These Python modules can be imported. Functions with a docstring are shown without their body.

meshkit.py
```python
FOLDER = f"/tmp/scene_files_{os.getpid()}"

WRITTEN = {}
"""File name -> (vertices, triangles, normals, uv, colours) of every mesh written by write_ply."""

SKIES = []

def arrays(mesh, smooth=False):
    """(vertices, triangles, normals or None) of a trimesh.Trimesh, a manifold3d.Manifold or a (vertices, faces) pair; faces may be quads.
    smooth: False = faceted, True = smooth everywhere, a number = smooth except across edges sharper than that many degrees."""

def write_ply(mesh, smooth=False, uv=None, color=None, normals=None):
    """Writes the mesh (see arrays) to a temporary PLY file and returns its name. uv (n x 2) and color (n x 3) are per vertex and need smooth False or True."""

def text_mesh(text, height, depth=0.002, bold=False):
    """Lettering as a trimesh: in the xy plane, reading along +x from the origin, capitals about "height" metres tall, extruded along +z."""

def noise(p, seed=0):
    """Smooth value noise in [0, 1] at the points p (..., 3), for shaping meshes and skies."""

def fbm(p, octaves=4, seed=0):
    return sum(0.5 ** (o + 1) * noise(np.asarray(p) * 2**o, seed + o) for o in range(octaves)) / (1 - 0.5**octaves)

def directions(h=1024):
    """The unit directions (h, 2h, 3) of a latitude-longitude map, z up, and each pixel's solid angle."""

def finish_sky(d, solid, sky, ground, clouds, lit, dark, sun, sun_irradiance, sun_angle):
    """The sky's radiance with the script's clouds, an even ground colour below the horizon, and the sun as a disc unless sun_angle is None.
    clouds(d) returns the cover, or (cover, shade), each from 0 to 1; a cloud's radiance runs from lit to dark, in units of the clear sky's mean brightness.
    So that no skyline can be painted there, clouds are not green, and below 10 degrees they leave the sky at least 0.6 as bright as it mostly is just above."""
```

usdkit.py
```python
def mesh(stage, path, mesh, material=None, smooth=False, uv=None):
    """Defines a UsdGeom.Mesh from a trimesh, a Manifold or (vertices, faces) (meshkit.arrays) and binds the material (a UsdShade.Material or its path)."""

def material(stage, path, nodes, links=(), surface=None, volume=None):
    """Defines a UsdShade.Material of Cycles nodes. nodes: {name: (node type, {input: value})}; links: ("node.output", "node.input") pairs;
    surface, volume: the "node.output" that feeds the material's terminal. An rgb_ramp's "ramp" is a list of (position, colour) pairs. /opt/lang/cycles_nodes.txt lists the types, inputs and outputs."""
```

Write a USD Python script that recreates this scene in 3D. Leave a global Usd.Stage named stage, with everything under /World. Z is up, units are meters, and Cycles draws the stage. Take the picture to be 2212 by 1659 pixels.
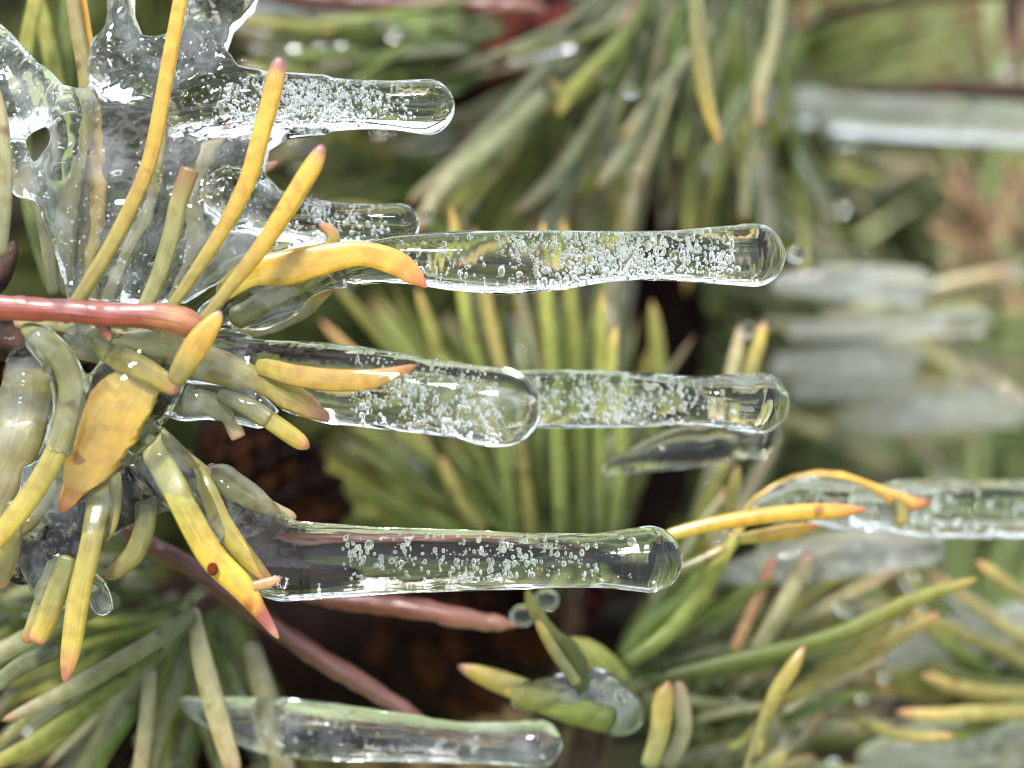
import math, random
import numpy as np, trimesh, usdkit, meshkit
from scipy.ndimage import map_coordinates
from scipy.spatial import cKDTree
from pxr import Usd, UsdGeom, UsdLux, UsdShade, Gf, Sdf, Vt

stage = Usd.Stage.CreateInMemory()
UsdGeom.SetStageUpAxis(stage, 'Z'); UsdGeom.SetStageMetersPerUnit(stage, 1.0)
UsdGeom.Xform.Define(stage, '/World'); UsdGeom.Scope.Define(stage, '/World/Looks')
R = random.Random(7); RN = np.random.default_rng(7)

# ------------------------------------------------------------------ camera, sky, sun, exposure
D, SPAN, HEIGHT, PITCH = 150.0, 80.0, 0.70, math.radians(17)      # mm to the focus plane, mm across it, m above ground
EXPOSURE = 2.12
SUN_EL, SUN_AZ, SUN_I, SUN_ANGLE = math.radians(58), math.radians(205), 0.40, 12.0   # azimuth: atan2(x, y) towards the sun
SKY_STRENGTH = 0.066
CP, SP = math.cos(PITCH), math.sin(PITCH)
ROT = np.array([[1, 0, 0], [0, SP, -CP], [0, CP, SP]])            # design (right, up, towards the lens) -> world

def W(p):
    return np.asarray(p, float) * 1e-3 @ ROT.T + np.array([0, 0, HEIGHT])

cam = UsdGeom.Camera.Define(stage, '/World/camera')
cam.CreateHorizontalApertureAttr(36.0); cam.CreateVerticalApertureAttr(27.0)
cam.CreateFocalLengthAttr(36.0 * D / SPAN)
cam.CreateFStopAttr(36.0 * D / SPAN / 5.2); cam.CreateFocusDistanceAttr((D - 3) / 1000)
cam.CreateClippingRangeAttr(Gf.Vec2f(0.005, 1000.0)); cam.CreateExposureAttr(EXPOSURE)
cm = np.eye(4); cm[:3, :3] = ROT.T; cm[3, :3] = W([0, 0, D])
UsdGeom.Xformable(cam).AddTransformOp().Set(Gf.Matrix4d(*cm.ravel().tolist()))

sky = UsdLux.DomeLight.Define(stage, '/World/sky')
sky.GetPrim().SetCustomDataByKey('kind', 'structure'); sky.GetPrim().SetCustomDataByKey('label', 'pale overcast winter sky above the pine shrub')
sky.GetPrim().SetCustomDataByKey('category', 'sky')
skym = usdkit.material(stage, '/World/Looks/overcast_sky', {
    't': ('texture_coordinate', {}),
    's': ('sky_texture', {'sky_type': 'single_scattering', 'sun_disc': False, 'sun_elevation': SUN_EL, 'sun_rotation': SUN_AZ, 'altitude': 100.0, 'air_density': 1.0, 'aerosol_density': 1.5, 'ozone_density': 1.0}),
    'n': ('noise_texture', {'scale': 2.2, 'detail': 5.0, 'roughness': 0.55}),
    'r': ('rgb_ramp', {'ramp': [(0.25, (0.62,) * 3), (0.6, (1.0,) * 3)]}),
    'c': ('rgb_ramp', {'ramp': [(0.3, (5.0, 5.7, 6.6)), (0.7, (7.7, 8.4, 9.2))]}),
    'm': ('mix_color', {'use_clamp': False}),
    'b': ('background_shader', {'strength': SKY_STRENGTH})},
    [('t.generated', 'n.vector'), ('n.fac', 'r.fac'), ('n.fac', 'c.fac'), ('r.color', 'm.fac'), ('s.color', 'm.a'), ('c.color', 'm.b'), ('m.result', 'b.color')], surface='b.background')
UsdShade.MaterialBindingAPI.Apply(sky.GetPrim()).Bind(skym)

sun = UsdLux.DistantLight.Define(stage, '/World/sun')
sun.CreateNormalizeAttr(True); sun.CreateIntensityAttr(SUN_I); sun.CreateAngleAttr(SUN_ANGLE); sun.CreateColorAttr(Gf.Vec3f(1.0, 0.98, 0.95))
sd = np.array([math.sin(SUN_AZ) * math.cos(SUN_EL), math.cos(SUN_AZ) * math.cos(SUN_EL), math.sin(SUN_EL)])
xa = np.cross([0, 0, 1], sd); xa /= np.linalg.norm(xa); ya = np.cross(sd, xa)
sm = np.eye(4); sm[0, :3], sm[1, :3], sm[2, :3] = xa, ya, sd
UsdGeom.Xformable(sun).AddTransformOp().Set(Gf.Matrix4d(*sm.ravel().tolist()))

# ------------------------------------------------------------------ helpers: naming, placing
used = {}
def numbered(path):
    n = used.get(path, 0); used[path] = n + 1
    return path if n == 0 else f'{path}_{n:03d}'

def tag(o, label=None, cat=None, group=None, kind=None):
    for k, v in (('label', label), ('category', cat), ('group', group), ('kind', kind)):
        if v: o.SetCustomDataByKey(k, v)
    return o

ORIGIN = {}
def thing(name, label, cat, base, group=None):
    """An Xform at the thing's base (design millimetres); its parts follow."""
    x = UsdGeom.Xform.Define(stage, numbered('/World/' + name)); b = W(base)
    x.AddTranslateOp().Set(Gf.Vec3d(*b.tolist())); ORIGIN[str(x.GetPath())] = b
    return tag(x.GetPrim(), label, cat, group)

def part(parent, name, vf, mat, smooth=True, uv=None, normals=None, label=None, kind=None, world=False):
    path = numbered(f'{parent.GetPath()}/{name}' if parent else '/World/' + name)
    top = '/'.join(path.split('/')[:3]); o = ORIGIN.get(top, np.zeros(3))
    v = (np.asarray(vf[0]) if world else W(vf[0])) - o
    m = usdkit.mesh(stage, path, (v, vf[1]), MAT[mat], smooth=False if normals is not None else smooth, uv=uv)
    if normals is not None:
        m.CreateNormalsAttr(Vt.Vec3fArray.FromNumpy((normals @ ROT.T).astype(np.float32))); m.SetNormalsInterpolation('vertex')
    return tag(m.GetPrim(), label, None, None, kind)

S = SPAN / 2212.0                                                  # mm per photo unit at the focus plane (photo surveyed at 2212 x 1659)
def depth(d): return d if d > -7 else -7 + (d + 7) * 1.9             # the twigs behind stand well clear of the front one
def K(d): return (D - depth(d)) / D
def P(x, y, d=0.0):
    k = S * K(d)
    return np.array([(x - 1106) * k, (829.5 - y) * k, depth(d)])

def spline(pts, n, ends=False):
    """Catmull-Rom through rows of any width."""
    pts = np.asarray(pts, float); uu = np.linspace(0, 1, n)
    if ends: uu = uu - .115 * np.sin(2 * np.pi * uu) * (1 if n > 12 else .6)
    if len(pts) == 2: return pts[0] + (pts[1] - pts[0]) * uu[:, None]
    q = np.vstack([2 * pts[0] - pts[1], pts, 2 * pts[-1] - pts[-2]]); seg = np.linalg.norm(np.diff(pts[:, :3], axis=0), axis=1)
    at = np.concatenate([[0], np.cumsum(seg)]); u = at[-1] * uu
    i = np.clip(np.searchsorted(at, u, 'right') - 1, 0, len(pts) - 2); t = ((u - at[i]) / seg[i])[:, None]
    a, b, c, e = q[i], q[i + 1], q[i + 2], q[i + 3]
    return 0.5 * (2 * b + (c - a) * t + (2 * a - 5 * b + 4 * c - e) * t * t + (3 * b - a - 3 * c + e) * t ** 3)

def tube(path, flat=0.72, sides=10, rings=16, tip=0.10, point=0.5, ridge=0.0, base=0.05, wob=0.0, twist=0.0, lump=0.0, groove=0.0):
    """path rows: X, Y, Z, width (mm). Returns vertices, faces and uv (u along, v round). tip: fraction that tapers."""
    c = spline(path, rings, True); p, w = c[:, :3].copy(), np.maximum(c[:, 3], 1e-3) / 2
    if wob: q0 = RN.random(3) * 6; w = w * (1 + wob * (np.sin(np.linspace(0, 7, rings) + q0[0]) + .6 * np.sin(np.linspace(0, 17, rings) + q0[1])))
    t = np.gradient(p, axis=0); t /= np.linalg.norm(t, axis=1, keepdims=True) + 1e-12
    ref = np.array([0, 0.0, 1.0]) if abs(t[:, 2]).mean() < 0.85 else np.array([0, 1.0, 0])
    side = np.cross(ref, t); side /= np.linalg.norm(side, axis=1, keepdims=True); nrm = np.cross(t, side)
    u = np.linspace(0, 1, rings); u = u - .115 * np.sin(2 * np.pi * u) * (1 if rings > 12 else .6)
    prof = np.ones(rings)
    if tip: prof = np.where(u > 1 - tip, np.sqrt(np.clip(1 - ((u - 1 + tip) / tip) ** 2, 0, 1)) ** point * 1.0, prof)
    if base: prof = prof * np.where(u < base, np.sqrt(np.clip(1 - (1 - u / base) ** 2, 0, 1)), 1)
    prof = np.maximum(prof, 0.03)
    a = np.arange(sides) / sides * 2 * np.pi
    tw = twist * u[:, None]
    ca, sa = np.cos(a + tw), np.sin(a + tw)
    dev = np.abs((a - np.pi / 2 + np.pi) % (2 * np.pi) - np.pi)
    rr = (1 + ridge * (1 + np.cos(2 * (a - np.pi / 2))) - groove * np.exp(-(dev / .32) ** 2))[None, :] * np.ones((rings, 1))
    v = p[:, None] + (side[:, None] * (ca * rr)[..., None] + nrm[:, None] * (sa * rr * flat)[..., None]) * (w * prof)[:, None, None]
    if lump: v = p[:, None] + (v - p[:, None]) * (1 + lump * 2 * (meshkit.fbm(v / 1.1, 3, 21)[..., None] - .5))
    uv = np.stack([np.repeat(u[:, None], sides, 1), np.repeat((np.abs((a / np.pi) - 1))[None], rings, 0)], -1)
    v, uv = v.reshape(-1, 3), uv.reshape(-1, 2)
    i = np.arange(rings - 1)[:, None] * sides + np.arange(sides)[None]; j = np.arange(rings - 1)[:, None] * sides + (np.arange(sides) + 1)[None] % sides
    f = np.stack([i, j, j + sides, i + sides], -1).reshape(-1, 4); f = np.vstack([f[:, [0, 1, 2]], f[:, [0, 2, 3]]])
    n = len(v); v = np.vstack([v, p[0], p[-1] + t[-1] * w[-1] * prof[-1] * .4]); uv = np.vstack([uv, [0, .5], [1, .5]])
    k = np.arange(sides); k2 = (k + 1) % sides; e = (rings - 1) * sides
    f = np.vstack([f, np.stack([np.full(sides, n), k2, k], 1), np.stack([np.full(sides, n + 1), e + k, e + k2], 1)])
    return v, f, uv

ICO1, ICO2 = trimesh.creation.icosphere(1), trimesh.creation.icosphere(2)

# ------------------------------------------------------------------ materials
MAT = {}
def needle_mat(name, stops, rough=0.38, coat=0.0, vary=0.25, spec=0.5, spots=None, grain=0.30, bump=0.00006):
    nodes = {'t': ('texture_coordinate', {}), 'x': ('separate_xyz', {}), 'r': ('rgb_ramp', {'ramp': stops}),
             'mp': ('mapping', {'scale': (1.1, 6.5, 1)}), 'n': ('noise_texture', {'scale': 3.0, 'detail': 3.0}),
             'oi': ('object_info', {}), 'sh': ('map_range', {'from_min': 0.0, 'from_max': 1.0, 'to_min': -.015, 'to_max': .03}), 'ad': ('math', {'math_type': 'add'}), 'fn': ('noise_texture', {'scale': 420.0, 'detail': 2.0}), 'fr': ('rgb_ramp', {'ramp': [(.66, (1, 1, 1)), (.74, (.5, .33, .2))]}), 'm4': ('mix_color', {'blend_type': 'multiply', 'fac': 1.0, 'use_clamp': False}), 'va': ('map_range', {'from_min': 0.0, 'from_max': 1.0, 'to_min': 1 - vary, 'to_max': 1 + vary * .6}),
             'nr': ('rgb_ramp', {'ramp': [(0.3, (1 - grain,) * 3), (0.68, (1 + grain * .4,) * 3)]}),
             'g': ('geometry', {}), 'bn': ('noise_texture', {'scale': 900.0, 'detail': 3.0}),
             'br': ('rgb_ramp', {'ramp': [(0.36, (0.80, 0.74, 0.62)), (0.56, (1, 1, 1))]}),
             'm1': ('mix_color', {'blend_type': 'multiply', 'fac': 1.0, 'use_clamp': False}), 'm2': ('mix_color', {'blend_type': 'multiply', 'fac': 1.0, 'use_clamp': False}),
             'm3': ('vector_math', {'math_type': 'scale'}),
             'b': ('bump', {'strength': 0.35, 'distance': bump}),
             'p': ('principled_bsdf', {'roughness': rough, 'specular_ior_level': spec, 'coat_weight': coat, 'coat_roughness': 0.06, 'coat_ior': 1.31, 'subsurface_weight': 0.0})}
    links = [('t.UV', 'x.vector'), ('oi.random', 'sh.value'), ('x.x', 'ad.value1'), ('sh.result', 'ad.value2'), ('ad.value', 'r.fac'), ('g.position', 'fn.vector'), ('fn.fac', 'fr.fac'), ('m2.result', 'm4.a'), ('fr.color', 'm4.b'), ('t.UV', 'mp.vector'), ('mp.vector', 'n.vector'), ('n.fac', 'nr.fac'), ('r.color', 'm1.a'), ('nr.color', 'm1.b'),
             ('g.position', 'bn.vector'), ('bn.fac', 'br.fac'), ('m1.result', 'm2.a'), ('br.color', 'm2.b'), ('oi.random', 'va.value'), ('m4.result', 'm3.vector1'), ('va.result', 'm3.scale'),
             ('m3.vector', 'p.base_color'), ('n.fac', 'b.height'), ('b.normal', 'p.normal')]
    MAT[name] = usdkit.material(stage, '/World/Looks/' + name, nodes, links, surface='p.BSDF')

Y1, Y2 = (.43, .25, .02), (.50, .285, .024)
needle_mat('needle_yellow', [(0, (.15, .125, .03)), (.25, (.25, .19, .03)), (.5, Y1), (.88, Y2), (.945, (.44, .23, .04)), (.965, (.26, .10, .065)), (1, (.17, .055, .045))], coat=0.3)
needle_mat('needle_blade', [(0, (.40, .33, .06)), (.3, (.44, .26, .026)), (.8, (.52, .29, .03)), (.93, (.48, .19, .04)), (1, (.34, .09, .04))], coat=0.7, rough=.3, grain=.14)
needle_mat('needle_olive', [(0, (.10, .10, .03)), (.6, (.19, .165, .04)), (.9, (.22, .16, .05)), (.95, (.34, .16, .08)), (1, (.30, .11, .07))], coat=0.3)
needle_mat('needle_cut', [(0, (.20, .20, .07)), (.75, (.22, .20, .06)), (.88, (.20, .13, .035)), (1, (.22, .10, .03))], coat=0.3)
needle_mat('needle_lime', [(0, (.13, .13, .04)), (.4, (.17, .155, .035)), (.88, (.32, .235, .035)), (.95, (.36, .18, .06)), (1, (.24, .09, .06))], coat=0.5)
needle_mat('needle_pale', [(0, (.14, .135, .065)), (.6, (.26, .24, .115)), (.92, (.31, .23, .12)), (1, (.30, .13, .10))], coat=0.3)
needle_mat('needle_spotted', [(0, (.24, .25, .07)), (.45, (.25, .215, .03)), (.72, (.44, .27, .024)), (.88, (.50, .25, .03)), (.92, (.20, .04, .025)), (.97, (.24, .07, .05)), (1, (.30, .13, .09))], coat=0.6)
needle_mat('needle_green', [(0, (.04, .06, .014)), (.5, (.095, .14, .028)), (.9, (.16, .19, .05)), (1, (.22, .14, .05))], vary=.45, spec=.22, rough=.5)
needle_mat('needle_moss', [(0, (.045, .06, .015)), (.5, (.115, .14, .03)), (.9, (.22, .215, .05)), (1, (.38, .25, .08))], vary=.4, spec=.22, rough=.5)
needle_mat('needle_gold', [(0, (.13, .12, .03)), (.5, (.25, .22, .07)), (.88, (.36, .27, .09)), (1, (.42, .2, .11))], vary=.2, spec=.22, rough=.5)
needle_mat('needle_grey', [(0, (.07, .08, .04)), (.6, (.16, .17, .09)), (.92, (.23, .20, .12)), (1, (.30, .15, .09))], vary=.4, spec=.22, rough=.5)
needle_mat('needle_rust', [(0, (.28, .16, .08)), (.6, (.36, .19, .09)), (1, (.45, .16, .09))])
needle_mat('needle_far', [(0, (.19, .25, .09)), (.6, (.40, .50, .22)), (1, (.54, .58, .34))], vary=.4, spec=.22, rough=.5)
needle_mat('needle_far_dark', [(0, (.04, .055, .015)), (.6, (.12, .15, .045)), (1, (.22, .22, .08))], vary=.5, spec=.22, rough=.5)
needle_mat('needle_far_brown', [(0, (.16, .10, .06)), (.6, (.36, .22, .13)), (1, (.42, .26, .15))], vary=.4, spec=.22, rough=.5)
needle_mat('red_bark', [(0, (.22, .030, .014)), (.5, (.24, .036, .018)), (.75, (.24, .05, .03)), (.86, (.36, .14, .05)), (1, (.30, .09, .04))], coat=0.8, grain=.6, bump=.00025)
needle_mat('red_twig_skin', [(0, (.07, .016, .010)), (.6, (.10, .024, .016)), (1, (.22, .095, .07))], coat=0.2, grain=.4)

def rocky(name, a, b, scale, rough=.75, bump=.0002, coat=0.0):
    MAT[name] = usdkit.material(stage, '/World/Looks/' + name, {
        'g': ('geometry', {}), 'n': ('noise_texture', {'scale': scale, 'detail': 6.0, 'roughness': .65}), 'r': ('rgb_ramp', {'ramp': [(.3 if name != 'lichen_bark' else .5, a), (.7, b)]}),
        'b': ('bump', {'strength': .8, 'distance': bump}), 'p': ('principled_bsdf', {'roughness': rough, 'specular_ior_level': .06, 'coat_weight': coat, 'coat_roughness': .05, 'coat_ior': 1.31})},
        [('g.position', 'n.vector'), ('n.fac', 'r.fac'), ('r.color', 'p.base_color'), ('n.fac', 'b.height'), ('b.normal', 'p.normal')], surface='p.BSDF')
rocky('dark_bark', (.012, .008, .008), (.07, .04, .03), 600, coat=.15)
rocky('lichen_bark', (.010, .007, .007), (.22, .19, .13), 900, coat=.2)
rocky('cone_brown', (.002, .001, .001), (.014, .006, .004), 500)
rocky('cone_rust', (.005, .002, .001), (.05, .016, .005), 420)
rocky('cone_red', (.02, .005, .004), (.11, .022, .014), 420, coat=.04)
rocky('rust', (.05, .008, .005), (.14, .03, .012), 900)
rocky('trunk_bark', (.015, .013, .010), (.07, .06, .045), 90, bump=.003)
rocky('soil', (.13, .16, .07), (.27, .30, .15), 14, bump=.01)

def ice_mat(name, ior, bump_scale, amount, tint=(1, 1, 1), stretch=.3):
    MAT[name] = usdkit.material(stage, '/World/Looks/' + name, {
        't': ('geometry', {}), 'm': ('mapping', {'scale': (stretch, 1, 1)}), 'n': ('noise_texture', {'scale': bump_scale, 'detail': 2.0}),
        'b': ('bump', {'strength': amount, 'distance': 0.00005}), 'g': ('glass_bsdf', {'color': tint, 'IOR': ior, 'roughness': 0.0, 'distribution': 'ggx'})},
        [('t.position', 'm.vector'), ('m.vector', 'n.vector'), ('n.fac', 'b.height')] + ([('b.normal', 'g.normal')] if amount else []), surface='g.BSDF')
ice_mat('clear_ice', 1.31, 1300, 0.8, (.985, .99, .992), .07)
MAT['crust_ice'] = usdkit.material(stage, '/World/Looks/crust_ice', {                            # clear glaze with milky, frosted clouds in it
    't': ('geometry', {}), 'n': ('noise_texture', {'scale': 260.0, 'detail': 5.0, 'roughness': .6}), 'r': ('rgb_ramp', {'ramp': [(.47, (.0,) * 3), (.74, (.19,) * 3)]}), 'fb': ('noise_texture', {'scale': 1100.0, 'detail': 2.0}),
    'b': ('bump', {'strength': .5, 'distance': .00005}), 'g': ('glass_bsdf', {'color': (.98, .985, .99), 'IOR': 1.31, 'roughness': 0.0}), 'd': ('diffuse_bsdf', {'color': (.86, .89, .93)}), 'tr': ('translucent_bsdf', {'color': (.86, .89, .93)}),
    'm1': ('mix_closure', {'fac': .5}), 'm2': ('mix_closure', {})},
    [('t.position', 'n.vector'), ('n.fac', 'r.fac'), ('t.position', 'fb.vector'), ('fb.fac', 'b.height'), ('b.normal', 'g.normal'), ('d.BSDF', 'm1.closure1'), ('tr.BSDF', 'm1.closure2'), ('r.color', 'm2.fac'), ('g.BSDF', 'm2.closure1'), ('m1.closure', 'm2.closure2')], surface='m2.closure')
MAT['trapped_air'] = usdkit.material(stage, '/World/Looks/trapped_air', {                       # air cells whose walls are partly frosted
    'g': ('glass_bsdf', {'color': (1, 1, 1), 'IOR': 1 / 1.31, 'roughness': 0.0}), 'd': ('diffuse_bsdf', {'color': (.92, .94, .96)}), 't': ('translucent_bsdf', {'color': (.92, .94, .96)}),
    'm1': ('mix_closure', {'fac': .5}), 'm2': ('mix_closure', {'fac': .05})}, [('d.BSDF', 'm1.closure1'), ('t.BSDF', 'm1.closure2'), ('g.BSDF', 'm2.closure1'), ('m1.closure', 'm2.closure2')], surface='m2.closure')
for nm, lo_, hi_ in (('frosted_ice', (.02,) * 3, (.42,) * 3),):
    MAT[nm] = usdkit.material(stage, '/World/Looks/' + nm, {                                       # greyer ice, clouded by frost
        't': ('geometry', {}), 'mp': ('mapping', {'scale': (.3, 1, 1)}), 'n': ('noise_texture', {'scale': 240.0, 'detail': 5.0}), 'r': ('rgb_ramp', {'ramp': [(.36, lo_), (.66, hi_)]}),
        'g': ('glass_bsdf', {'color': (.98, .985, .99), 'IOR': 1.31, 'roughness': 0.03}), 'd': ('diffuse_bsdf', {'color': (.50, .50, .46)}), 'tr': ('translucent_bsdf', {'color': (.58, .58, .53)}),
        'm1': ('mix_closure', {'fac': .5}), 'm2': ('mix_closure', {})},
        [('t.position', 'mp.vector'), ('mp.vector', 'n.vector'), ('n.fac', 'r.fac'), ('d.BSDF', 'm1.closure1'), ('tr.BSDF', 'm1.closure2'), ('r.color', 'm2.fac'), ('g.BSDF', 'm2.closure1'), ('m1.closure', 'm2.closure2')], surface='m2.closure')
ice_mat('bead_ice', 1.31, 100, 0, (.99, .99, .99))

# ------------------------------------------------------------------ ice: signed distances, surface nets
VOX = 0.13
class Field:
    """A smooth union of chains of balls and of rounded slabs, in design millimetres."""
    def __init__(self, k=0.9, vox=VOX, rough=0.0): self.prims, self.k, self.vox, self.rough = [], k, vox, rough
    def relief(self, p):
        """Flutes along the icicles; lumps and wrinkles where the ice is rough, given as a weight along x."""
        f = .10 * (meshkit.noise(p / [5.5, 1.0, 1.0], 3) - .5) + .032 * (meshkit.noise(p / [2.6, .38, .38], 4) - .5) + .06 * (meshkit.noise(p / [1.3, 1.5, 1.5], 9) - .5)
        if self.rough: f = f + self.rough * np.clip((P(640, 0)[0] - p[:, 0]) / 4, 0, 1) * np.clip((p[:, 1] - P(0, 700)[1]) / 4, .22, 1) * ((meshkit.noise(p / 1.1, 11) - .5) * .20 + (meshkit.noise(p / .5, 12) - .5) * .08)
        return f
    def chain(self, owner, pts, k=None):
        c = np.array([[*P(x, y, d), r * S * K(d)] for x, y, r, d in pts])
        n = max(4, int(np.linalg.norm(np.diff(c[:, :3], axis=0), axis=1).sum() / 0.6))
        c = spline(c, n); self.prims.append(('chain', owner, c, k)); return c
    def slab(self, owner, poly, d, half, rnd, k=None, bulge=0.0):
        q = np.array([P(x, y, d)[:2] for x, y in poly]); self.prims.append(('slab', owner, (q, d, half, rnd, bulge), k))
    def build(self):
        los, his = [], []
        for kind, o, g, k in self.prims:
            if kind == 'chain': lo, hi = (g[:, :3] - g[:, 3:]).min(0), (g[:, :3] + g[:, 3:]).max(0)
            else: lo, hi = np.append(g[0].min(0) - .2, g[1] - g[2] - g[3] - g[4]), np.append(g[0].max(0) + .2, g[1] + g[2] + g[3] + g[4])
            los.append(lo - 1.2); his.append(hi + 1.2)
        lo, hi = np.min(los, 0), np.max(his, 0); h = self.vox; n = np.ceil((hi - lo) / h).astype(int) + 1
        F = np.full(n, 9.0, np.float32); best = np.full(n, 9.0, np.float32); own = np.zeros(n, np.int8)
        owners = list(dict.fromkeys(p[1] for p in self.prims)); ax = [lo[i] + h * np.arange(n[i]) for i in range(3)]
        for (kind, o, g, k), a, b in zip(self.prims, los, his):
            k = k or self.k
            i0 = np.maximum(((a - lo) / h).astype(int), 0); i1 = np.minimum(((b - lo) / h).astype(int) + 2, n); sl = tuple(slice(p, q) for p, q in zip(i0, i1))
            X, Y, Z = (ax[i][sl[i]].astype(np.float32) for i in range(3))
            if kind == 'chain':
                d = np.full((len(X), len(Y), len(Z)), 9.0, np.float32)
                for (s, e) in zip(g[:-1], g[1:]):
                    r = max(s[3], e[3]) + 1.3; m0, m1 = np.minimum(s, e)[:3] - r, np.maximum(s, e)[:3] + r
                    t = tuple(slice(*np.searchsorted(A, (m0[i], m1[i]))) for i, A in enumerate((X, Y, Z)))
                    dx, dy, dz = X[t[0]][:, None, None] - s[0], Y[t[1]][None, :, None] - s[1], Z[t[2]][None, None] - s[2]
                    v = (e - s)[:3]; u = np.clip((dx * v[0] + dy * v[1] + dz * v[2]) / (v @ v), 0, 1)
                    dd = np.sqrt((dx - u * v[0]) ** 2 + (dy - u * v[1]) ** 2 + (dz - u * v[2]) ** 2) - (s[3] + u * (e[3] - s[3]))
                    d[t] = np.minimum(d[t], dd)
            else:
                q, dep, half, rnd, bulge = g
                px, py = np.meshgrid(X, Y, indexing='ij'); d2 = np.full(px.shape, 1e9); ins = np.zeros(px.shape, bool)
                for (x0, y0), (x1, y1) in zip(q, np.roll(q, -1, 0)):
                    ex, ey = x1 - x0, y1 - y0; wx, wy = px - x0, py - y0; u = np.clip((wx * ex + wy * ey) / (ex * ex + ey * ey + 1e-9), 0, 1)
                    d2 = np.minimum(d2, (wx - u * ex) ** 2 + (wy - u * ey) ** 2); ins ^= ((y0 > py) != (y1 > py)) & (px < ex * (py - y0) / (ey + 1e-12) + x0)
                d2 = np.sqrt(d2); d2 = np.where(ins, -d2, d2) + rnd
                nz = meshkit.fbm(np.stack([px / 3.1, py / 3.1, px * 0 + dep], -1), 3, 5) - .5
                hh = half * (1 + 1.1 * nz) + bulge * np.clip(-d2 / 4, 0, 1); zc = dep + 1.6 * (meshkit.fbm(np.stack([px / 4.5, py / 4.5, px * 0 + dep + 9], -1), 2, 8) - .5)
                dz = np.abs(Z[None, None] - zc[..., None]) - hh[..., None] + rnd * 0; a2 = d2[..., None]
                d = (np.hypot(np.maximum(a2, 0), np.maximum(dz, 0)) + np.minimum(np.maximum(a2, dz), 0) - rnd).astype(np.float32)
            w = d < best[sl]; own[sl][w] = owners.index(o); best[sl] = np.minimum(best[sl], d)
            hm = np.clip(.5 + .5 * (F[sl] - d) / k, 0, 1); F[sl] = F[sl] * (1 - hm) + d * hm - k * hm * (1 - hm)
        self.F, self.lo = F, lo
        return self.nets(F, own, owners, lo, h)
    def at(self, p): return map_coordinates(self.F, ((np.asarray(p) - self.lo) / self.vox).T, order=1, mode='nearest')
    def nets(self, F, own, owners, lo, h):
        neg = F < 0; n = np.array(F.shape)
        cnt = np.zeros(n - 1, np.int8)
        for c in np.ndindex(2, 2, 2): cnt += neg[c[0]:n[0] - 1 + c[0], c[1]:n[1] - 1 + c[1], c[2]:n[2] - 1 + c[2]]
        cells = np.argwhere((cnt > 0) & (cnt < 8)); idx = np.full(n - 1, -1, np.int32); idx[tuple(cells.T)] = np.arange(len(cells))
        acc, num = np.zeros((len(cells), 3)), np.zeros(len(cells))
        for ax in range(3):
            o1, o2 = [a for a in range(3) if a != ax]
            for s1 in (0, 1):
                for s2 in (0, 1):
                    a = cells.copy(); a[:, o1] += s1; a[:, o2] += s2; b = a.copy(); b[:, ax] += 1
                    fa, fb = F[tuple(a.T)], F[tuple(b.T)]; m = (fa < 0) != (fb < 0); t = np.where(m, fa / np.where(m, fa - fb, 1), 0)
                    q = a.astype(float); q[:, ax] += t; acc[m] += q[m]; num[m] += 1
        v = acc / num[:, None]; quads = []
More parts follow.
